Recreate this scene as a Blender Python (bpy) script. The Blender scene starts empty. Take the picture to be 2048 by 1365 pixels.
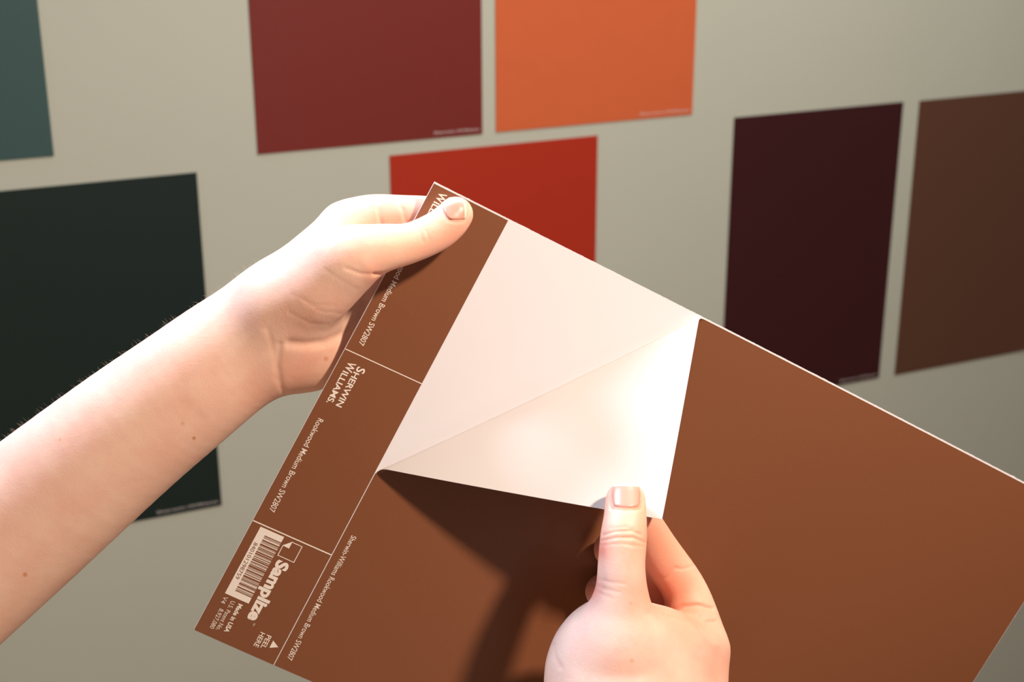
import bpy, bmesh, math
import numpy as np
from mathutils import Vector, Matrix
from mathutils.bvhtree import BVHTree

S = bpy.context.scene
COL = S.collection

# ------------------------------------------------------------------ camera
FPX, CX, CY = 2880.0, 1024.0, 682.5          # focal length in pixels of the 2048x1365 frame
CAM = np.array([0.0, 0.0, 1.45])
def cam_rot(p, y, r):
    cp, sp = math.cos(p), math.sin(p); cy, sy = math.cos(y), math.sin(y); cr, sr = math.cos(r), math.sin(r)
    base = np.array([[1, 0, 0], [0, 0, -1], [0, 1, 0]], float)
    rx = np.array([[1, 0, 0], [0, cp, -sp], [0, sp, cp]])
    rz = np.array([[cr, -sr, 0], [sr, cr, 0], [0, 0, 1]])
    yw = np.array([[cy, -sy, 0], [sy, cy, 0], [0, 0, 1]])
    return yw @ base @ rx @ rz
RC = cam_rot(-0.3372, -0.4382, -0.001)
cam = bpy.data.cameras.new('camera')
cam_ob = bpy.data.objects.new('camera', cam)
COL.objects.link(cam_ob)
M = Matrix.Identity(4)
for i in range(3):
    for j in range(3):
        M[i][j] = RC[i, j]
    M[i][3] = CAM[i]
cam_ob.matrix_world = M
cam.sensor_width = 36.0
cam.lens = 36.0 * FPX / 2048
cam.clip_start = 0.02
cam.dof.use_dof = True
cam.dof.focus_distance = 0.650
cam.dof.aperture_fstop = 12.0
S.camera = cam_ob

def W3(P):                                    # camera-frame millimetres -> world metres
    P = np.asarray(P, float)
    return P @ RC.T / 1000.0 + CAM

# ------------------------------------------------------------------ light and exposure
world = bpy.data.worlds.new('room_ambient')
S.world = world
world.use_nodes = True
bg = world.node_tree.nodes['Background']
bg.inputs[0].default_value = (0.96, 0.97, 1.0, 1)
bg.inputs[1].default_value = 0.10
S.view_settings.view_transform = 'Standard'
S.view_settings.look = 'None'
S.view_settings.gamma = 1
S.view_settings.exposure = 0.0
S.view_settings.use_curve_mapping = False

HANDS = W3([-20, 0, -640])
def area(name, direction, dist, size, power, color, target=HANDS, spread=180):
    l = bpy.data.lights.new(name, 'AREA')
    l.shape = 'DISK'; l.size = size; l.energy = power; l.color = color
    l.spread = math.radians(spread)
    o = bpy.data.objects.new(name, l)
    COL.objects.link(o)
    d = Vector(direction).normalized()
    o.location = Vector(target) + d * dist
    o.rotation_euler = (d).to_track_quat('Z', 'Y').to_euler()
    return o
# warm ceiling lamp behind and above the camera, cool daylight from high on the left
area('ceiling_lamp', (0.37, -0.63, 0.69), 0.95, 0.09, 14.2, (1.0, 0.84, 0.70))
area('daylight', (-0.45, 0.40, 0.79), 1.3, 0.34, 5.9, (0.60, 0.74, 1.0), spread=70)
area('arm_fill_light', (-0.74, -0.42, -0.50), 1.3, 0.7, 3.6, (1.0, 0.80, 0.62))  # added warm fill from below left, lifts the forearm's underside; no real lamp
area('wall_top_fill_light', (0.0, -0.35, 1.0), 1.15, 0.5, 9.5, (1.0, 0.97, 0.90), target=(0.85, 1.10, 1.15))  # added fill from overhead to brighten the top of the wall
S.cycles.max_bounces = 8

# ------------------------------------------------------------------ helpers
def new_mat(name, rgb, rough=0.5, spec=0.5, noise=0.0, nscale=200.0, bump=0.0, bscale=400.0):
    m = bpy.data.materials.new(name); m.use_nodes = True
    nt = m.node_tree; b = nt.nodes['Principled BSDF']
    b.inputs['Base Color'].default_value = (*rgb, 1)
    b.inputs['Roughness'].default_value = rough
    b.inputs['Specular IOR Level'].default_value = spec
    tc = nt.nodes.new('ShaderNodeTexCoord')
    if noise:
        n = nt.nodes.new('ShaderNodeTexNoise'); n.inputs['Scale'].default_value = nscale; n.inputs['Detail'].default_value = 4
        nt.links.new(tc.outputs['Object'], n.inputs['Vector'])
        mx = nt.nodes.new('ShaderNodeMix'); mx.data_type = 'RGBA'
        mx.inputs[6].default_value = (*[c * (1 - noise) for c in rgb], 1)
        mx.inputs[7].default_value = (*[min(1, c * (1 + noise)) for c in rgb], 1)
        nt.links.new(n.outputs['Fac'], mx.inputs[0]); nt.links.new(mx.outputs[2], b.inputs['Base Color'])
    if bump:
        n2 = nt.nodes.new('ShaderNodeTexNoise'); n2.inputs['Scale'].default_value = bscale; n2.inputs['Detail'].default_value = 3
        nt.links.new(tc.outputs['Object'], n2.inputs['Vector'])
        bp = nt.nodes.new('ShaderNodeBump'); bp.inputs['Strength'].default_value = bump; bp.inputs['Distance'].default_value = 0.0004
        nt.links.new(n2.outputs['Fac'], bp.inputs['Height']); nt.links.new(bp.outputs['Normal'], b.inputs['Normal'])
    return m
def lin(r, g, b):
    f = lambda c: (c / 255 / 12.92) if c / 255 <= 0.04045 else ((c / 255 + 0.055) / 1.055) ** 2.4
    return (f(r), f(g), f(b))

def mesh_ob(name, verts, faces, mats, parent=None, mat_idx=None, smooth=False):
    me = bpy.data.meshes.new(name)
    me.from_pydata([tuple(map(float, v)) for v in verts], [], [tuple(map(int, f)) for f in faces])
    for m in (mats if isinstance(mats, (list, tuple)) else [mats]):
        me.materials.append(m)
    if mat_idx is not None:
        me.polygons.foreach_set('material_index', list(mat_idx))
    if smooth:
        me.polygons.foreach_set('use_smooth', [True] * len(me.polygons))
    me.update()
    o = bpy.data.objects.new(name, me)
    COL.objects.link(o)
    if parent is not None:
        o.parent = parent
        o.matrix_parent_inverse = Matrix.Translation(parent.location).inverted()
    return o
def thing(name, label, cat, loc, group=None):
    o = bpy.data.objects.new(name, None); COL.objects.link(o)
    o.location = loc; o.empty_display_size = 0.05
    o['label'] = label; o['category'] = cat
    if group: o['group'] = group
    return o

_fonts = {}
def text_mesh(s, bold=0.0, res=4, spacing=1.0):
    """triangles of a line of lettering, x from 0 to its width, cap height 1"""
    key = (s, bold, spacing)
    if key in _fonts: return _fonts[key]
    def make(t):
        c = bpy.data.curves.new('t', 'FONT'); c.body = t; c.size = 1.0; c.offset = bold; c.resolution_u = res
        c.space_character = spacing
        c.fill_mode = 'FRONT'
        o = bpy.data.objects.new('t', c); COL.objects.link(o)
        bpy.context.view_layer.update()
        me = bpy.data.meshes.new_from_object(o.evaluated_get(bpy.context.evaluated_depsgraph_get()))
        v = np.array([x.co[:2] for x in me.vertices]); f = [list(p.vertices) for p in me.polygons]
        bpy.data.objects.remove(o); bpy.data.curves.remove(c); bpy.data.meshes.remove(me)
        return v, f
    hv, _ = make('H'); cap = hv[:, 1].max()
    v, f = make(s)
    v = v.copy(); v[:, 0] -= v[:, 0].min()
    w = v[:, 0].max()
    v[:, 1] /= cap; v[:, 0] /= w
    _fonts[key] = (v, f)
    return v, f

# ------------------------------------------------------------------ the wall
m_wall = new_mat('wall_paint', lin(184, 187, 175), 0.75, 0.25, 0.02, 12, 0.25, 350)
WY = 1.2972
wall = mesh_ob('wall_back', [(-2.2, WY, 0), (3.4, WY, 0), (3.4, WY, 2.6), (-2.2, WY, 2.6), (-2.2, WY + .12, 0), (3.4, WY + .12, 0), (3.4, WY + .12, 2.6), (-2.2, WY + .12, 2.6)],
               [(0, 1, 2, 3), (7, 6, 5, 4), (4, 5, 1, 0), (1, 5, 6, 2), (3, 2, 6, 7), (0, 3, 7, 4)], m_wall)
wall['kind'] = 'structure'
floor = mesh_ob('floor', [(-2.2, -1.8, -.02), (3.4, -1.8, -.02), (3.4, WY, -.02), (-2.2, WY, -.02), (-2.2, -1.8, 0), (3.4, -1.8, 0), (3.4, WY, 0), (-2.2, WY, 0)],
                [(3, 2, 1, 0), (4, 5, 6, 7), (0, 1, 5, 4), (1, 2, 6, 5), (2, 3, 7, 6), (3, 0, 4, 7)], new_mat('floor_wood', lin(150, 118, 88), 0.5, 0.4, 0.1, 8))
floor['kind'] = 'structure'

m_print_wall = new_mat('swatch_print', lin(205, 196, 196), 0.6, 0.3)
SW, SH, ST = 0.2286, 0.3366, 0.0012
def swatch(x0, ztop, rgb, label, ang=0.0, text_len=0.050, words='Sherwin-Williams', curl=0.0):
    """a bare 9 x 13.25 inch painted sheet stuck on the wall; x0 = left edge, ztop = top edge, both relative to the lens"""
    cxw, czw = x0 + SW / 2, CAM[2] + ztop - SH / 2
    t = thing('paint_swatch', label, 'paint swatch', (cxw, WY, czw), 'painted sample sheets stuck on the wall')
    m = new_mat('swatch_paint', rgb, 0.42, 0.35, 0.03, 60, 0.10, 600)
    nx, nz = 12, 16
    V, F = [], []
    ca, sa = math.cos(ang), math.sin(ang)
    def pt(a, b, h):
        X, Z = (a - .5) * SW, (b - .5) * SH
        lift = 0.0
        if curl: lift = curl * max(0, (a - .75) / .25) ** 2 * max(0, (.3 - b) / .3) ** 2
        return (cxw + X * ca - Z * sa, WY - h - lift, czw + X * sa + Z * ca + lift * 1.2)
    for h in (ST, 0.0001):
        for j in range(nz + 1):
            for i in range(nx + 1):
                V.append(pt(i / nx, j / nz, h))
    n1 = (nx + 1) * (nz + 1)
    for j in range(nz):
        for i in range(nx):
            a = j * (nx + 1) + i
            F.append((a, a + 1, a + nx + 2, a + nx + 1)); F.append((a + n1, a + nx + 1 + n1, a + nx + 2 + n1, a + 1 + n1))
    ring = [i for i in range(nx + 1)] + [j * (nx + 1) + nx for j in range(1, nz + 1)] + [nz * (nx + 1) + i for i in range(nx - 1, -1, -1)] + [j * (nx + 1) for j in range(nz - 1, 0, -1)]
    for k in range(len(ring)):
        a, b = ring[k], ring[(k + 1) % len(ring)]
        F.append((a, a + n1, b + n1, b))
    mesh_ob('painted_sheet', V, F, m, t)
    if text_len:
        tv, tf = text_mesh(words)
        P = []
        for x, y in tv:
            a = 1 - (0.004 + text_len * (1 - x)) / SW
            b = (0.0040 + y * 0.0026) / SH
            P.append(pt(a, b, ST + 0.0002))
        mesh_ob('printed_name', P, tf, m_print_wall, t)
    return t
swatch(0.1647 - SW, -0.2638 + SH, lin(58, 84, 84), 'dusty teal paint sample sheet on the wall, cut off at the top left corner', text_len=0)
swatch(0.0600, -0.2905, lin(25, 39, 37), 'very dark green paint sample sheet on the wall behind the forearm', 0.001, 0.060)
swatch(0.3466, -0.2788 + SH, lin(116, 42, 37), 'burgundy red paint sample sheet on the wall, left of the orange sheet', 0.0, 0.048)
swatch(0.5900, -0.2784 + SH, lin(204, 100, 60), 'bright orange paint sample sheet at the top middle of the wall', 0.0, 0.060)
swatch(0.4770, -0.2918, lin(170, 47, 28), 'brick red paint sample sheet on the wall, partly hidden behind the held sample', 0.002, 0)
swatch(0.8724, -0.2865, lin(58, 22, 25), 'dark maroon paint sample sheet on the wall, left of the brown sheet', 0.0, 0.055)
swatch(1.1250, -0.2870, lin(92, 60, 46), 'muted brown paint sample sheet on the wall at the far right edge', 0.001, 0, curl=0.003)

# ------------------------------------------------------------------ the held sample sheet
SL, SWD, STRIP = 374.65, 228.6, 38.2
Q = np.array([0.07543, 0.29277, -0.45613, -35.27891, 72.42318, -630.15495, -8.12322, -4.1377, 0.17054, -15.83897,
              -0.00023, -0.45761, 1.65022, 0.16288, 0.26313, 0.17366, -1.27562, -1.40393])
def rod(r):
    t = np.linalg.norm(r); k = r / t
    K = np.array([[0, -k[2], k[1]], [k[2], 0, -k[0]], [-k[1], k[0], 0]])
    return np.eye(3) + math.sin(t) * K + (1 - math.cos(t)) * K @ K
RS = rod(Q[:3])
def surf(u, v):                                # gently bowed sheet: u along its long side, v along its short side, in mm
    a, b, c, d = Q[6:10]; e = Q[10:18]
    U = u / 200 - .9; V = v / 115 - 1
    z = a * U * U + b * U * V + c * V * V + d * U * U * V
    return RS @ np.array([u + e[0] * U + e[1] * V + e[2] * U * V + e[3] * U * U, -v + e[4] * U + e[5] * V + e[6] * U * V + e[7] * U * U, z]) + Q[3:6]
def frame(u, v):
    p = surf(u, v); a = surf(u + .5, v) - surf(u - .5, v); b = surf(u, v + .5) - surf(u, v - .5)
    n = np.cross(b, a); n /= np.linalg.norm(n)
    return p, n
def proj(P):
    P = np.asarray(P)
    return np.stack([CX + FPX * P[..., 0] / -P[..., 2], CY - FPX * P[..., 1] / -P[..., 2]], -1)
def inv_uv(px, py):
    x = np.array([60., 100.]); T = np.array([px, py])
    for _ in range(25):
        p0 = proj(surf(*x)); r = p0 - T
        J = np.array([(proj(surf(x[0] + .1, x[1])) - p0) / .1, (proj(surf(x[0], x[1] + .1)) - p0) / .1]).T
        dx = np.linalg.solve(J, r); s = np.linalg.norm(dx)
        x = x - dx * min(1, 60 / (s + 1e-9))
    return x
def ray(px, py):
    return np.array([(px - CX) / FPX, -(py - CY) / FPX, -1.0])
def at_plane(px, py, p0, n, off):
    d = ray(px, py)
    return d * ((p0 @ n + off) / (d @ n))
def on_sheet(px, py, off):                      # the point seen at (px, py) that stands off mm in front of the sheet
    u, v = inv_uv(px, py)
    p, n = frame(min(max(u, -12), SL), min(max(v, -8), SWD + 8))
    return at_plane(px, py, p, n, off)

BASE_PT = surf(0, SWD)
sheet = thing('paint_sample', 'brown peel-and-stick paint sample held in both hands, one corner peeled back', 'paint sample', tuple(W3(BASE_PT)))

m_liner = new_mat('white_liner', lin(226, 220, 222), 0.5, 0.4, 0.01, 40)
BROWN = lin(124, 75, 48)
m_film = new_mat('brown_film', BROWN, 0.38, 0.42, 0.04, 900, 0.06, 1500)
m_ink = new_mat('printed_white', lin(232, 218, 205), 0.45, 0.4)
m_barc = new_mat('printed_brown', BROWN, 0.4, 0.4)

def sheet_patch(name, us, vs, z0, z1, mat, parent, jag=0.0, seed=1):
    rng = np.random.RandomState(seed)
    V, F = [], []; nu, nv = len(us), len(vs)
    for z in (z1, z0):
        for j, v in enumerate(vs):
            for i, u in enumerate(us):
                vv = v - (abs(rng.randn()) * jag if (j == 0 and jag) else 0)
                p, n = frame(u, v); q = surf(u, vv)
                V.append(W3(q + n * z))
    N = nu * nv
    for j in range(nv - 1):
        for i in range(nu - 1):
            a = j * nu + i
            F.append((a, a + nu, a + nu + 1, a + 1)); F.append((a + N, a + 1 + N, a + nu + 1 + N, a + nu + N))
    ring = list(range(nu)) + [j * nu + nu - 1 for j in range(1, nv)] + [(nv - 1) * nu + i for i in range(nu - 2, -1, -1)] + [j * nu for j in range(nv - 2, 0, -1)]
    for k in range(len(ring)):
        a, b = ring[k], ring[(k + 1) % len(ring)]
        F.append((a, b, b + N, a + N))
    return mesh_ob(name, V, F, mat, parent)

TH = 0.22                                        # film thickness
us = np.unique(np.r_[np.linspace(-0.25, SL + .3, 300)])
sheet_patch('backing_liner', us, np.r_[-0.75, np.linspace(0, SWD, 40), SWD + .15], -0.30, 0.0, m_liner, sheet, jag=0.05)
strip = sheet_patch('label_strip', np.linspace(0, STRIP - .15, 14), np.linspace(0, SWD, 80), 0.01, TH, m_film, sheet)

m_film_back = new_mat('film_backing', lin(208, 198, 194), 0.6, 0.4, 0.01, 40)
# colour film: stuck down right of the strip, its top left corner folded over
FU, FV, FA, FR = 146.48, 131.73, 0.736, 2.6
A0 = np.array([STRIP, FV]); B0 = np.array([FU, 0.0])
FD = (B0 - A0) / np.linalg.norm(B0 - A0); FN = np.array([FD[1], -FD[0]])
if (np.array([STRIP, 0]) - A0) @ FN < 0: FN = -FN
def film_pt(u, v, h=0.0):
    X = np.array([u, v]) - A0; s = X @ FN
    if s <= 0:
        p, n = frame(u, v); return p + n * h
    b = np.array([u, v]) - s * FN
    p, N = frame(*b)
    es = surf(*(b + FN * .5)) - surf(*(b - FN * .5)); es /= np.linalg.norm(es)
    th = math.pi - FA; ph = min(s / FR, th)
    x = FR * math.sin(ph); z = FR * (1 - math.cos(ph))
    nx, nz = -math.sin(ph), math.cos(ph)
    if s > FR * th:
        x += (s - FR * th) * math.cos(th); z += (s - FR * th) * math.sin(th)
    return p + es * (x + nx * h) + N * (z + nz * h)
bm = bmesh.new()
gu = np.linspace(STRIP + .25, SL, 60); gv = np.linspace(0, SWD, 40)
gr = [[bm.verts.new((u, v, 0)) for u in gu] for v in gv]
for j in range(len(gv) - 1):
    for i in range(len(gu) - 1):
        bm.faces.new((gr[j][i], gr[j][i + 1], gr[j + 1][i + 1], gr[j + 1][i]))
for s in np.r_[np.linspace(0, FR * (math.pi - FA), 15)]:
    c = A0 + FN * s
    bmesh.ops.bisect_plane(bm, geom=bm.verts[:] + bm.edges[:] + bm.faces[:], plane_co=(c[0], c[1], 0), plane_no=(FN[0], FN[1], 0), dist=1e-5)
bm.verts.ensure_lookup_table(); bm.verts.index_update()
uv = [(v.co.x, v.co.y) for v in bm.verts]
fs = [[v.index for v in f.verts] for f in bm.faces]
bd = [(e.verts[0].index, e.verts[1].index) for e in bm.edges if len(e.link_faces) == 1]
bm.free()
N = len(uv)
V = [W3(film_pt(u, v, TH)) for u, v in uv] + [W3(film_pt(u, v, 0.02)) for u, v in uv]
F = [tuple(f[::-1]) for f in fs] + [tuple(i + N for i in f) for f in fs] + [(a, b, b + N, a + N) for a, b in bd]
mi = [0] * len(fs) + [1] * len(fs) + [1] * len(bd)
film = mesh_ob('colour_film', V, F, [m_film, m_film_back], sheet, mi)
me = film.data
me.polygons.foreach_set('use_smooth', [i < 2 * len(fs) for i in range(len(me.polygons))])
me.set_sharp_from_angle(angle=math.radians(40))

# printing: the lettering reads down the short side (+v), tops of letters towards +u
def print_text(s, u_base, v0, v1, cap, bold=0.0, name='printed_text', mat=None, parent=None, h=TH + .06, spacing=1.0):
    tv, tf = text_mesh(s, bold, spacing=spacing)
    P = []
    for x, y in tv:
        p, n = frame(u_base + y * cap, v0 + x * (v1 - v0)); P.append(W3(p + n * h))
    return mesh_ob(name, P, tf, mat or m_ink, parent or strip)
def print_poly(pts_uv, name, mat=None, parent=None, h=TH + .06):
    P = []
    for u, v in pts_uv:
        p, n = frame(u, v); P.append(W3(p + n * h))
    return mesh_ob(name, P, [tuple(range(len(P)))], mat or m_ink, parent or strip)
def quads(rects, name, mat=None, parent=None, h=TH + .06):
    P, F = [], []
    for (a, b, c, d) in rects:                  # u0, v0, u1, v1
        nu = max(1, int((c - a) / 2.5)); nv = max(1, int((d - b) / 2.5)); k = len(P)
        for i in range(nu + 1):
            for j in range(nv + 1):
                p, n = frame(a + (c - a) * i / nu, b + (d - b) * j / nv); P.append(W3(p + n * h))
        for i in range(nu):
            for j in range(nv):
                q = k + i * (nv + 1) + j
                F.append((q, q + 1, q + nv + 2, q + nv + 1))
    return mesh_ob(name, P, F, mat or m_ink, parent or strip)
# wordmark, with its taller S and W
def wordmark(dv, nm):
    f = lambda s, u, a, b, c: print_text(s, u, a + dv, b + dv, c, 0.018, name=nm)
    f('S', 8.75, 87.9, 90.4, 3.8); f('HERWIN', 8.2, 90.9, 108.2, 2.75)
    f('W', 4.0, 87.5, 92.0, 3.7); f('ILLIAMS.', 3.75, 92.4, 108.6, 2.75)
wordmark(0, 'brand_wordmark'); wordmark(-85.5, 'brand_wordmark')
for dv in (0, -85.5):
    print_text('Rookwood Medium Brown SW2807', 4.0, 116.6 + dv, 164.3 + dv, 2.55, 0.004, name='colour_name')
print_text('Sherwin-Williams Rookwood Medium Brown SW2807', 42.0, 159.3, 223.5, 2.45, 0.004, name='colour_name', parent=film)
quads([(0.1, 83.0, STRIP - .2, 83.42)], 'divider_line'); quads([(0.1, 171.15, STRIP - .2, 171.7)], 'divider_line')
# barcode
label = quads([(4.25, 172.6, 15.6, 207.3)], 'barcode_label', h=TH + .05)
bits = '10101001110011010001100011010011000110101000110100110111010101101110010011001101110010100001000110101110101000101'
rng = np.random.RandomState(4)
r, v = [], 175.5
widths_b = [2, 1, 1, 3, 1, 1, 4, 1, 2, 2, 1, 3, 3, 1, 2, 2, 3, 2, 1, 2, 4, 1, 1, 3, 1, 1, 2, 4, 1, 1, 2, 1, 1, 3, 1, 3, 1, 1, 2]
widths_w = [1, 1, 3, 1, 1, 2, 1, 2, 1, 1, 2, 1, 1, 2, 2, 1, 2, 1, 2, 1, 1, 1, 2, 1, 1, 2, 2, 1, 1, 1, 1, 3, 1, 1, 3, 2, 1, 1, 1]
tot = sum(widths_b) + sum(widths_w) - widths_w[-1]; unit = (204.3 - 175.5) / tot
for wb, ww in zip(widths_b, widths_w):
    r.append((7.7, v, 15.65, v + wb * unit)); v += (wb + ww) * unit
quads(r, 'barcode_bars', m_barc, h=TH + .09)
print_text('840101298759', 5.05, 180.2, 199.0, 1.75, name='barcode_number', mat=m_barc, h=TH + .09)
# logo: a square sheet with a folded corner
def outline(pts, w, name):
    rects = []; P, F = [], []
    n = len(pts)
    for i in range(n):
        a = np.array(pts[i], float); b = np.array(pts[(i + 1) % n], float); d = (b - a) / np.linalg.norm(b - a); q = np.array([-d[1], d[0]]) * w / 2
        k = len(P)
        for c in (a - q - d * w / 2, b - q + d * w / 2, b + q + d * w / 2, a + q - d * w / 2):
            p, nn = frame(*c); P.append(W3(p + nn * (TH + .06)))
        F.append((k, k + 1, k + 2, k + 3))
    return mesh_ob(name, P, F, m_ink, strip)
outline([(19.9, 173.3), (24.7, 173.4), (24.7, 181.5), (16.9, 181.4), (16.9, 176.4)], 0.34, 'logo_sheet')
print_poly([(19.9, 173.2), (16.8, 176.4), (19.9, 176.6)], 'logo_corner')
print_text('Samplize', 18.1, 183.0, 213.8, 5.5, 0.045, name='brand_wordmark')
print_text('TM', 21.6, 214.4, 215.7, 0.8, name='trade_mark')
print_text('Made in USA', 11.75, 209.0, 223.6, 2.0, 0.03, name='printed_text')
print_text('U.S. Patent No.', 8.2, 209.2, 224.3, 1.95, name='printed_text')
print_text('V4', 4.5, 208.6, 212.0, 1.95, name='printed_text')
print_text('8,927,080', 5.4, 214.6, 224.7, 1.9, name='printed_text')
print_text('PEEL', 29.3, 216.9, 223.6, 2.2, 0.012, name='printed_text')
print_text('HERE', 26.2, 216.9, 224.2, 2.2, 0.012, name='printed_text')
print_poly([(32.9, 218.3), (32.9, 222.1), (36.3, 220.2)], 'peel_arrow')

# ------------------------------------------------------------------ the person: forearms and hands from one implicit skin surface
fl0 = film_pt(STRIP, 0); fl1 = film_pt(STRIP + 60, 0); fl2 = film_pt(STRIP, 60)
FLN = np.cross(fl1 - fl0, fl2 - fl0); FLN /= np.linalg.norm(FLN)
if FLN[2] < 0: FLN = -FLN
def on_flap(px, py, off):
    return at_plane(px, py, fl0, FLN, off)

def chain(pts, fn=on_sheet):
    """(px, py, off_mm, radius_px) -> list of (point, radius mm)"""
    out = []
    for p in pts:
        f = p[4] if len(p) > 4 else fn
        X = f(p[0], p[1], p[2]); out.append((X, p[3] * -X[2] / FPX))
    return out

def spline(ch, n=4):
    out = []
    D = [np.r_[p, r] for p, r in ch]
    for i in range(len(D) - 1):
        p0, p1, p2, p3 = D[max(i - 1, 0)], D[i], D[i + 1], D[min(i + 2, len(D) - 1)]
        for k in range(n):
            t = k / n
            q = .5 * (2 * p1 + (p2 - p0) * t + (2 * p0 - 5 * p1 + 4 * p2 - p3) * t * t + (3 * p1 - p0 - 3 * p2 + p3) * t ** 3)
            out.append((q[:3], q[3]))
    out.append(ch[-1])
    return out

def sd_cone(P, a, ra, b, rb):
    ba = b - a; l2 = ba @ ba
    pa = P - a.astype(np.float32)
    if l2 < 1e-6: return np.sqrt((pa ** 2).sum(-1)) - ra
    t = np.clip((pa @ ba.astype(np.float32)) / l2, 0, 1)
    d = pa - t[..., None] * ba.astype(np.float32)
    return np.sqrt((d ** 2).sum(-1)) - (ra + (rb - ra) * t)
def smin(a, b, k):
    h = np.maximum(k - np.abs(a - b), 0) / k
    return np.minimum(a, b) - h * h * h * k / 6

def field(groups, lo, hi, step):
    n = np.ceil((hi - lo) / step).astype(int) + 1
    ax = [lo[i] + step * np.arange(n[i]) for i in range(3)]
    G = {}
    def chain_field(ch, k, flat):
        A = np.full(n, 60.0, np.float32)
        ch = spline(ch, 6)
        for i in range(max(1, len(ch) - 1)):
            (a, ra) = ch[i]; (b, rb) = ch[min(i + 1, len(ch) - 1)]
            mlo = np.minimum(a - ra, b - rb) - 20; mhi = np.maximum(a + ra, b + rb) + 20
            i0 = np.clip(((mlo - lo) / step).astype(int), 0, n); i1 = np.clip(((mhi - lo) / step).astype(int) + 1, 0, n)
            if np.any(i1 <= i0): continue
            sl = tuple(slice(i0[j], i1[j]) for j in range(3))
            P = np.stack(np.meshgrid(*[ax[j][sl[j]] for j in range(3)], indexing='ij'), -1).astype(np.float32)
            aa, bb = a, b
            if flat:
                nrm, s = flat
                off = (P @ nrm.astype(np.float32))
                P = P + (off * (1 / s - 1))[..., None] * nrm.astype(np.float32)
                aa = a + (a @ nrm) * (1 / s - 1) * nrm; bb = b + (b @ nrm) * (1 / s - 1) * nrm
            d = sd_cone(P, aa, ra, bb, rb)
            A[sl] = np.minimum(A[sl], d)
        return A
    body = None
    for ch, k, flat in groups['body']:
        f = chain_field(ch, k, flat)
        body = f if body is None else smin(body, f, k)
    out = body
    for ch, kin, kbody in groups['fingers']:
        f = chain_field(ch, kin, None)
        f = smin(body, f, kbody)
        out = smin(out, f, 1.6)
    return out, ax

def surface_nets(Fd, ax, step):
    s = Fd < 0
    n = Fd.shape
    c = np.zeros((n[0] - 1, n[1] - 1, n[2] - 1), np.int8)
    for dx in (0, 1):
        for dy in (0, 1):
            for dz in (0, 1):
                c += s[dx:n[0] - 1 + dx, dy:n[1] - 1 + dy, dz:n[2] - 1 + dz]
    act = (c > 0) & (c < 8)
    idx = -np.ones(act.shape, np.int64); cells = np.argwhere(act); idx[act] = np.arange(len(cells))
    acc = np.zeros((len(cells), 3)); cnt = np.zeros(len(cells))
    corners = [(x, y, z) for x in (0, 1) for y in (0, 1) for z in (0, 1)]
    for a in corners:
        for b in corners:
            if sum(abs(a[i] - b[i]) for i in range(3)) == 1 and a < b:
                va = Fd[cells[:, 0] + a[0], cells[:, 1] + a[1], cells[:, 2] + a[2]]
                vb = Fd[cells[:, 0] + b[0], cells[:, 1] + b[1], cells[:, 2] + b[2]]
                m = (va < 0) != (vb < 0)
                t = np.where(m, va / np.where(m, va - vb, 1), 0)
                p = np.array(a)[None] + t[:, None] * (np.array(b) - np.array(a))[None]
                acc[m] += p[m]; cnt[m] += 1
    V = (cells + acc / cnt[:, None]) * step + np.array([a[0] for a in ax])
    quads_ = []
    for d in range(3):
        e = [0, 0, 0]; e[d] = 1
        sa = s[:n[0] - e[0], :n[1] - e[1], :n[2] - e[2]]; sb = s[e[0]:, e[1]:, e[2]:]
        E_ = np.argwhere(sa != sb)
        o1, o2 = [(1, 2), (2, 0), (0, 1)][d]
        ok = (E_[:, o1] > 0) & (E_[:, o2] > 0) & (E_[:, o1] < n[o1] - 1) & (E_[:, o2] < n[o2] - 1)
        E_ = E_[ok]
        def g(a, b):
            q = E_.copy(); q[:, o1] -= a; q[:, o2] -= b
            return idx[q[:, 0], q[:, 1], q[:, 2]]
        q = np.stack([g(1, 1), g(0, 1), g(0, 0), g(1, 0)], 1)
        ins = s[E_[:, 0], E_[:, 1], E_[:, 2]]
        q[~ins] = q[~ins][:, ::-1]
        quads_.append(q)
    return V, np.concatenate(quads_)

NL = frame(5, 25)[1]; NR = frame(110, 140)[1]
left = {
    'body': [
        (chain([(-700, 1640, -18, 192), (-330, 1352, -18, 174), (0, 1080, -16, 154), (234, 886, -14, 136), (367, 783, -12, 126), (478, 698, -11, 117), (562, 641, -8, 102)]), 14, (NL, 0.80)),
        (chain([(560, 625, -9, 92), (612, 572, -13, 85), (698, 488, -22, 75)]), 16, None),      # radial half of the palm
        (chain([(560, 690, -16, 86), (622, 690, -25, 88), (688, 620, -33, 74)]), 16, None),     # heel of the hand
        (chain([(560, 600, 0, 62), (625, 580, 6, 72), (682, 530, 10, 68)]), 16, None),          # ball of the thumb
        (chain([(690, 560, -30, 70), (720, 500, -32, 62)]), 14, None),
    ],
    'fingers': [
        (chain([(640, 556, 5, 66), (700, 516, 14, 62), (757, 498, 16, 50), (818, 487, 13.5, 41), (868, 466, 11, 40), (896, 446, 9.6, 38.5), (911, 429, 8.6, 36)]), 6, 10),
        (chain([(700, 462, -22, 63), (744, 440, -19, 51), (800, 434, -15, 44), (880, 436, -10.5, 41), (940, 448, -9.2, 36)]), 5, 7),
        (chain([(720, 520, -36, 50), (800, 520, -32, 45), (880, 540, -16, 41), (930, 562, -9.6, 37)]), 5, 6),
        (chain([(715, 590, -38, 48), (795, 610, -33, 43), (855, 640, -16, 39), (885, 665, -9.0, 34)]), 5, 6),
        (chain([(690, 650, -36, 46), (755, 700, -31, 37), (795, 735, -15, 33), (815, 757, -8.0, 29)]), 5, 6),
    ]}
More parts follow.
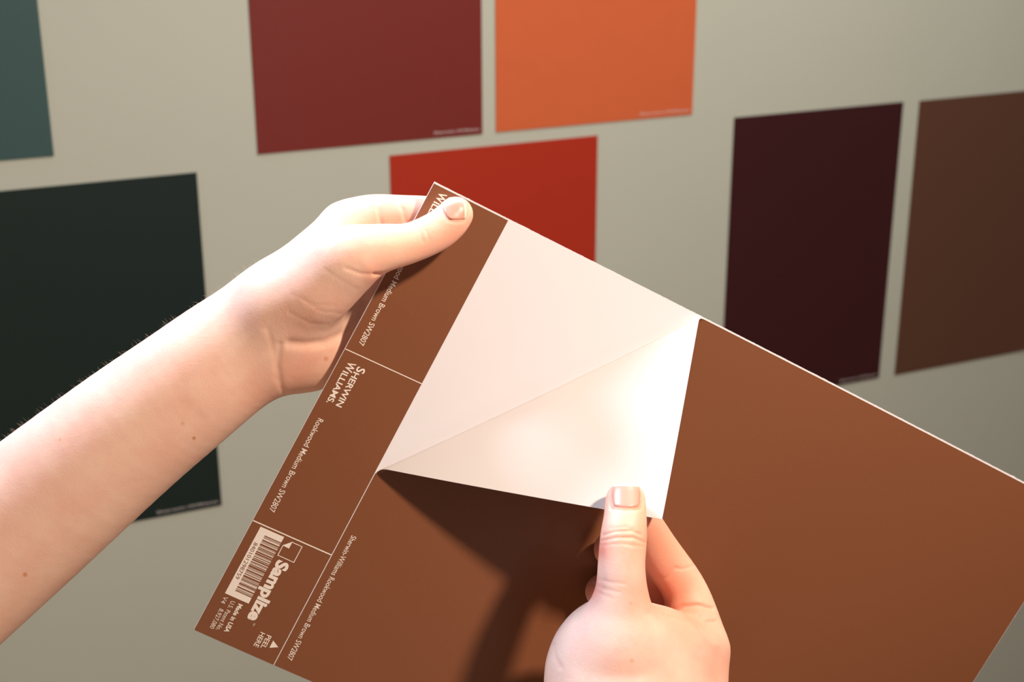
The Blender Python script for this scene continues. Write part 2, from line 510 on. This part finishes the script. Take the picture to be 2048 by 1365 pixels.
right = {
    'body': [
        (chain([(1240, 1236, 69, 61), (1236, 1288, 66, 96), (1234, 1352, 59, 142), (1250, 1460, 70, 142), (1290, 1580, 92, 140), (1330, 1800, 128, 138), (1360, 2000, 160, 138)]), 14, None),
        (chain([(1322, 1318, 55, 96), (1310, 1450, 66, 120)]), 16, None),
        (chain([(1398, 1300, 47, 56), (1394, 1342, 50, 60), (1370, 1460, 62, 80)]), 14, None),
    ],
    'fingers': [
        (chain([(1240, 1240, 68, 59), (1243, 1188, 69.5, 52), (1243, 1130, 68.5, 47.5), (1247, 1078, 65, 47), (1250, 1040, 9.8, 43.5, on_flap), (1251, 1003, 8.7, 40.5, on_flap)]), 5, 9),
        (chain([(1398, 1300, 46, 60), (1384, 1232, 38, 52), (1364, 1172, 33, 44.5), (1312, 1096, 33, 43), (1270, 1020, -8.8, 37, on_flap)]), 5, 6),
        (chain([(1395, 1340, 34, 56), (1345, 1215, 14, 46), (1270, 1140, 11.5, 41), (1224, 1100, 11, 37)]), 5, 5),
        (chain([(1385, 1380, 30, 54), (1315, 1275, 12, 44), (1250, 1215, 11, 39), (1206, 1184, 10.5, 36)]), 5, 5),
        (chain([(1370, 1430, 26, 50), (1300, 1340, 12, 40), (1240, 1280, 10, 35), (1215, 1262, 9.5, 31)]), 5, 5),
    ]}

# shaping strokes: (polyline in picture pixels, depth mm, half-width px); negative digs a crease, positive raises a fold
L_STROKES = [
    ([(750, 549), (765, 549), (779, 546)], -1.0, 3.5), ([(692, 537), (722, 548), (750, 549)], -.30, 4),
    ([(726, 522), (738, 540), (742, 556)], .25, 12),
    ([(828, 450), (840, 464), (846, 484)], -.26, 3.5), ([(838, 446), (852, 462), (858, 480)], -.2, 3), ([(818, 447), (828, 462), (832, 480)], -.12, 3.5),
    ([(751, 398), (757, 420), (762, 448)], -.7, 4), ([(793, 402), (806, 420), (812, 446)], -.6, 4),
    ([(733, 605), (722, 640), (690, 668), (650, 686), (610, 690), (580, 688)], -.9, 10),
    ([(560, 690), (556, 730), (562, 775), (572, 790)], -.4, 6), ([(535, 660), (548, 705), (552, 760)], -.18, 6),
    ([(390, 790), (450, 735), (520, 670)], .35, 16), ([(410, 820), (475, 762), (530, 715)], .25, 12),
    ([(605, 600), (640, 622), (680, 628)], -.10, 4), ([(585, 590), (630, 610), (670, 612)], -.08, 4), ([(578, 625), (620, 648), (655, 650)], -.10, 4),
    ([(650, 540), (690, 566), (715, 580)], -.08, 4),
    ([(640, 460), (700, 455), (760, 452)], -.30, 8),
    ([(884, 426), (896, 441), (912, 445), (931, 441), (939, 424), (938, 404)], -.35, 2.6),
]
R_STROKES = [
    ([(1206, 1071), (1230, 1064), (1262, 1062), (1282, 1070)], -.34, 2.8), ([(1204, 1082), (1232, 1076), (1268, 1076), (1290, 1086)], -.36, 2.8),
    ([(1202, 1091), (1240, 1088), (1288, 1094)], -.18, 2.8), ([(1222, 1057), (1250, 1055), (1270, 1059)], -.14, 2.6),
    ([(1192, 1158), (1222, 1166), (1250, 1168)], -.14, 3), ([(1185, 1168), (1212, 1180), (1240, 1186)], -.14, 3), ([(1180, 1180), (1205, 1190), (1225, 1198)], -.1, 3),
    ([(1350, 1137), (1366, 1139), (1395, 1130)], -.30, 3), ([(1322, 1160), (1340, 1152), (1352, 1138)], -.25, 5),
    ([(1342, 1222), (1365, 1213), (1395, 1211), (1425, 1218)], -.8, 4), ([(1375, 1230), (1400, 1226), (1425, 1240)], .4, 7),
    ([(1330, 1228), (1370, 1238), (1410, 1246), (1430, 1244)], -.6, 4), ([(1318, 1216), (1360, 1240), (1430, 1290)], .5, 8),
    ([(1300, 1228), (1350, 1264), (1400, 1300)], -.35, 9), ([(1106, 1290), (1110, 1315), (1120, 1335)], -.3, 5),
    ([(1221, 966), (1220, 1000), (1222, 1018), (1252, 1022), (1283, 1018), (1286, 1000), (1284, 972)], -.45, 2.8),
]
def seg_dist(P, poly):
    best = np.full(len(P), 1e9)
    for a, b in zip(poly[:-1], poly[1:]):
        a = np.array(a, float); b = np.array(b, float); d = b - a
        t = np.clip(((P - a) @ d) / (d @ d), 0, 1)
        q = a + t[:, None] * d - P
        best = np.minimum(best, np.sqrt((q ** 2).sum(1)))
    return best

def skin_surface(groups, step, strokes):
    pts = [x for ch, *_ in groups['body'] + groups['fingers'] for x in ch]
    lo = np.min([p - r for p, r in pts], 0) - 6; hi = np.max([p + r for p, r in pts], 0) + 6
    Fd, ax = field(groups, lo, hi, step)
    V, Qd = surface_nets(Fd, ax, step)
    me = bpy.data.meshes.new('tmp')
    me.vertices.add(len(V)); me.vertices.foreach_set('co', V.astype(np.float32).ravel())
    me.loops.add(len(Qd) * 4); me.loops.foreach_set('vertex_index', Qd.astype(np.int32).ravel())
    me.polygons.add(len(Qd)); me.polygons.foreach_set('loop_start', np.arange(len(Qd), dtype=np.int32) * 4)
    me.update(calc_edges=True)
    o = bpy.data.objects.new('tmp', me); COL.objects.link(o)
    sm = o.modifiers.new('s', 'SMOOTH'); sm.factor = 0.5; sm.iterations = 4
    sb = o.modifiers.new('u', 'SUBSURF'); sb.levels = 1
    bpy.context.view_layer.update()
    m2 = bpy.data.meshes.new_from_object(o.evaluated_get(bpy.context.evaluated_depsgraph_get()))
    bpy.data.objects.remove(o); bpy.data.meshes.remove(me)
    n = len(m2.vertices)
    V = np.zeros(n * 3, np.float32); m2.vertices.foreach_get('co', V); V = V.reshape(-1, 3).astype(float)
    Nn = np.zeros(n * 3, np.float32); m2.vertex_normals.foreach_get('vector', Nn); Nn = Nn.reshape(-1, 3).astype(float)
    Qn = np.zeros(len(m2.loops), np.int32); m2.loops.foreach_get('vertex_index', Qn); Qn = Qn.reshape(-1, 4)
    bpy.data.meshes.remove(m2)
    view = -V / np.linalg.norm(V, axis=1)[:, None]
    facing = np.clip((Nn * view).sum(1) * 3, 0, 1)
    px = proj(V)
    disp = np.zeros(n)
    for poly, dep, w in strokes:
        d = seg_dist(px, poly); disp += dep * np.exp(-(d / w) ** 2) * facing
    V = V + Nn * disp[:, None]
    return V, Qn, px, facing

VL, QL, pxL, fL = skin_surface(left, 1.25, L_STROKES)
VR, QR, pxR, fR = skin_surface(right, 1.15, R_STROKES)

# skin tint: (px, py, radius px, rgb multiplier) patches of redder skin, freckles, and light and shade painted on the right hand
L_TINT = [(925, 470, 50, (1.0, .80, .74)), (830, 520, 60, (1.0, .84, .78)), (905, 425, 26, (1.0, .93, .93)), (700, 760, 60, (1.0, .85, .76)), (600, 770, 60, (1.0, .84, .78)),
          (750, 548, 22, (1.0, .80, .74)), (812, 425, 26, (1, .84, .78)), (760, 425, 24, (1, .88, .82)), (600, 640, 80, (1.0, .93, .90)), (500, 800, 60, (1, .93, .9)),
          (388, 877, 3.2, (.62, .38, .22)), (50, 1150, 4.5, (.78, .52, .36)), (365, 848, 4, (.9, .75, .62)), (652, 718, 5, (.88, .68, .55)), (120, 880, 3, (.9, .72, .6))]
R_TINT = [(1225, 1285, 130, (1.0, 1.07, 1.16)), (1400, 1325, 100, (.88, .80, .79)), (1243, 1150, 42, (1.0, 1.05, 1.12)), (1250, 1000, 50, (1.0, .82, .75)), (1350, 1180, 60, (1.0, .72, .62)), (1330, 1080, 60, (1.0, .74, .64)), (1390, 1230, 50, (1, .80, .72)), (1210, 1100, 60, (1, .86, .82)),  # pale patches paint cool daylight on hand and thumb; knuckle side painted dimmer
          (1180, 1178, 26, (.85, .48, .45)), (1196, 1100, 22, (.88, .55, .52)), (1440, 1340, 50, (1, .84, .80)), (1300, 1200, 40, (1, .84, .78)), (1250, 1075, 30, (1, .92, .89)), (1264, 1322, 4, (.88, .74, .68)), (1262, 1208, 3, (.9, .78, .72))]  # ring and middle fingertips: shade painted in as dark red
def tints(px, T):
    c = np.ones((len(px), 3))
    for x, y, r, m in T:
        w = np.exp(-(((px[:, 0] - x) ** 2 + (px[:, 1] - y) ** 2) / r ** 2) ** (1 if r > 10 else 2))
        c *= 1 + (np.array(m) - 1)[None] * w[:, None]
    return c
V = np.concatenate([VL, VR]); Qd = np.concatenate([QL, QR + len(VL)])
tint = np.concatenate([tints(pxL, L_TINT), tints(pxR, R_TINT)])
VW = W3(V)
me = bpy.data.meshes.new('person')
org = W3(left['body'][0][0][1][0])
me.vertices.add(len(VW)); me.vertices.foreach_set('co', (VW - org).astype(np.float32).ravel())
me.loops.add(len(Qd) * 4); me.loops.foreach_set('vertex_index', Qd.astype(np.int32).ravel())
me.polygons.add(len(Qd)); me.polygons.foreach_set('loop_start', np.arange(len(Qd), dtype=np.int32) * 4)
me.polygons.foreach_set('use_smooth', np.ones(len(Qd), bool))
me.update(calc_edges=True)
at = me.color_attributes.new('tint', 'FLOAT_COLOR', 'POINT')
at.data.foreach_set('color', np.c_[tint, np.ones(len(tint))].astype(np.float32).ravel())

def skin_material():
    m = bpy.data.materials.new('skin'); m.use_nodes = True
    nt = m.node_tree; b = nt.nodes['Principled BSDF']; L = nt.links
    tc = nt.nodes.new('ShaderNodeTexCoord')
    n = nt.nodes.new('ShaderNodeTexNoise'); n.inputs['Scale'].default_value = 55; n.inputs['Detail'].default_value = 5
    L.new(tc.outputs['Object'], n.inputs['Vector'])
    rp = nt.nodes.new('ShaderNodeValToRGB')
    rp.color_ramp.elements[0].position = .3; rp.color_ramp.elements[0].color = (*lin(236, 184, 160), 1)
    rp.color_ramp.elements[1].position = .7; rp.color_ramp.elements[1].color = (*lin(242, 200, 176), 1)
    L.new(n.outputs['Fac'], rp.inputs[0])
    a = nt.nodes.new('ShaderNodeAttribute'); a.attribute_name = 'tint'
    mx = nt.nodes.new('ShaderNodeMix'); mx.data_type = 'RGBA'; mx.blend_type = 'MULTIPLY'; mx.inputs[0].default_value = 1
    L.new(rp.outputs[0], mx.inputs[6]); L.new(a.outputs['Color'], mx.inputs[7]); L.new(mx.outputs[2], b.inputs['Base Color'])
    b.inputs['Roughness'].default_value = 0.52
    b.inputs['Specular IOR Level'].default_value = 0.35
    b.inputs['Subsurface Weight'].default_value = 0.25
    b.inputs['Subsurface Radius'].default_value = (1.0, 0.35, 0.2)
    b.inputs['Subsurface Scale'].default_value = 0.006
    v = nt.nodes.new('ShaderNodeTexVoronoi'); v.inputs['Scale'].default_value = 1100
    L.new(tc.outputs['Object'], v.inputs['Vector'])
    n2 = nt.nodes.new('ShaderNodeTexNoise'); n2.inputs['Scale'].default_value = 260; n2.inputs['Detail'].default_value = 4
    L.new(tc.outputs['Object'], n2.inputs['Vector'])
    ad = nt.nodes.new('ShaderNodeMath'); ad.operation = 'MULTIPLY_ADD'; ad.inputs[1].default_value = .35
    L.new(v.outputs['Distance'], ad.inputs[0]); L.new(n2.outputs['Fac'], ad.inputs[2])
    bp = nt.nodes.new('ShaderNodeBump'); bp.inputs['Strength'].default_value = .35; bp.inputs['Distance'].default_value = .0003
    L.new(ad.outputs[0], bp.inputs['Height']); L.new(bp.outputs['Normal'], b.inputs['Normal'])
    return m
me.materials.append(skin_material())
person = bpy.data.objects.new('person', me); COL.objects.link(person)
person.location = org
person['label'] = 'person with bare forearms holding the brown sample and peeling back its corner'
person['category'] = 'person'

# thumbnails: thin plates laid on the thumbs
m_nail = new_mat('nail', lin(218, 148, 126), 0.36, 0.4)
m_nailtip = new_mat('nail_edge', lin(240, 214, 196), 0.3, 0.5)
bvh = BVHTree.FromPolygons([Vector(v) for v in VW], [tuple(map(int, q)) for q in Qd])
def nail(quad, name, n=14, lift=0.0005):
    """quad: base-left, base-right, tip-right, tip-left in picture pixels; rounded at the tip"""
    q = [np.array(p, float) for p in quad]
    V, F, ok = [], [], {}
    for j in range(n + 1):
        for i in range(n + 1):
            s, t = i / n * 2 - 1, j / n * 2 - 1
            # squircle mapping rounds the corners
            x = s * math.sqrt(1 - t * t / 2 * .55); y = t * math.sqrt(1 - s * s / 2 * .55)
            a, b = (x + 1) / 2, (y + 1) / 2
            p = (q[0] * (1 - a) + q[1] * a) * (1 - b) + (q[3] * (1 - a) + q[2] * a) * b
            cen = (q[0] + q[1] + q[2] + q[3]) / 4
            for _ in range(20):
                h = bvh.ray_cast(Vector(CAM), Vector(RC @ ray(*p)).normalized())
                if h[0] is not None and (h[0] - Vector(CAM)).normalized().dot(h[1]) < -0.25: break
                p = p + (cen - p) * .05
            e = min(1 - abs(s), 1 - t if t > 0 else 1 + t)
            k = lift if e > .01 else -0.0002
            V.append(h[0] + h[1] * k)
    for j in range(n):
        for i in range(n):
            a = j * (n + 1) + i; F.append((a, a + 1, a + n + 2, a + n + 1))
    o = mesh_ob(name, V, F, [m_nail, m_nailtip], person, [1 if f // n >= n - 2 else 0 for f in range(len(F))], smooth=True)
    return o
nail([(880, 415), (897, 441), (935, 441), (934, 397)], 'thumbnail')
nail([(1223, 1018), (1283, 1019), (1283, 967), (1221, 966)], 'thumbnail')

# fine hairs along the upper edge of the left forearm
rng = np.random.RandomState(7)
m_hair = new_mat('arm_hair', lin(200, 175, 150), 0.4, 0.5)
nn = np.zeros(len(me.vertices) * 3, np.float32); me.vertex_normals.foreach_get('vector', nn); nn = nn.reshape(-1, 3)
nc = nn[:len(VL)] @ RC
top = np.where((pxL[:, 0] > -20) & (pxL[:, 0] < 520) & (pxL[:, 1] > 450) & (nc[:, 1] > .45) & (nc[:, 0] < -.1) & (np.abs(nc[:, 2]) < .45))[0]
HV, HF = [], []
if len(top):
    for i in rng.choice(top, 190):
        p = VW[i]; nrm = nn[i].astype(float)
        dr = RC @ np.array([rng.uniform(-.9, -.1), rng.uniform(-.1, .6), rng.uniform(-.3, .3)])
        d = nrm * rng.uniform(.35, .8) + dr * .8; d /= np.linalg.norm(d)
        ln = rng.uniform(.0018, .0045); side = np.cross(d, nrm); side /= np.linalg.norm(side) + 1e-9
        up = np.cross(side, d)
        ringsv = []
        for k, (t, w) in enumerate(((0, 2.2e-5), (.5, 1.8e-5), (1, 8e-6))):
            c = p + d * ln * t - nrm * ln * .35 * t * t
            base = len(HV)
            for a in (0, 2.094, 4.189): HV.append(c + (side * math.cos(a) + up * math.sin(a)) * w)
            ringsv.append(base)
        for k in range(2):
            for a in range(3):
                b2 = (a + 1) % 3
                HF.append((ringsv[k] + a, ringsv[k] + b2, ringsv[k + 1] + b2, ringsv[k + 1] + a))
    hair = mesh_ob('arm_hair', HV, HF, m_hair, person)
    hair['kind'] = 'stuff'
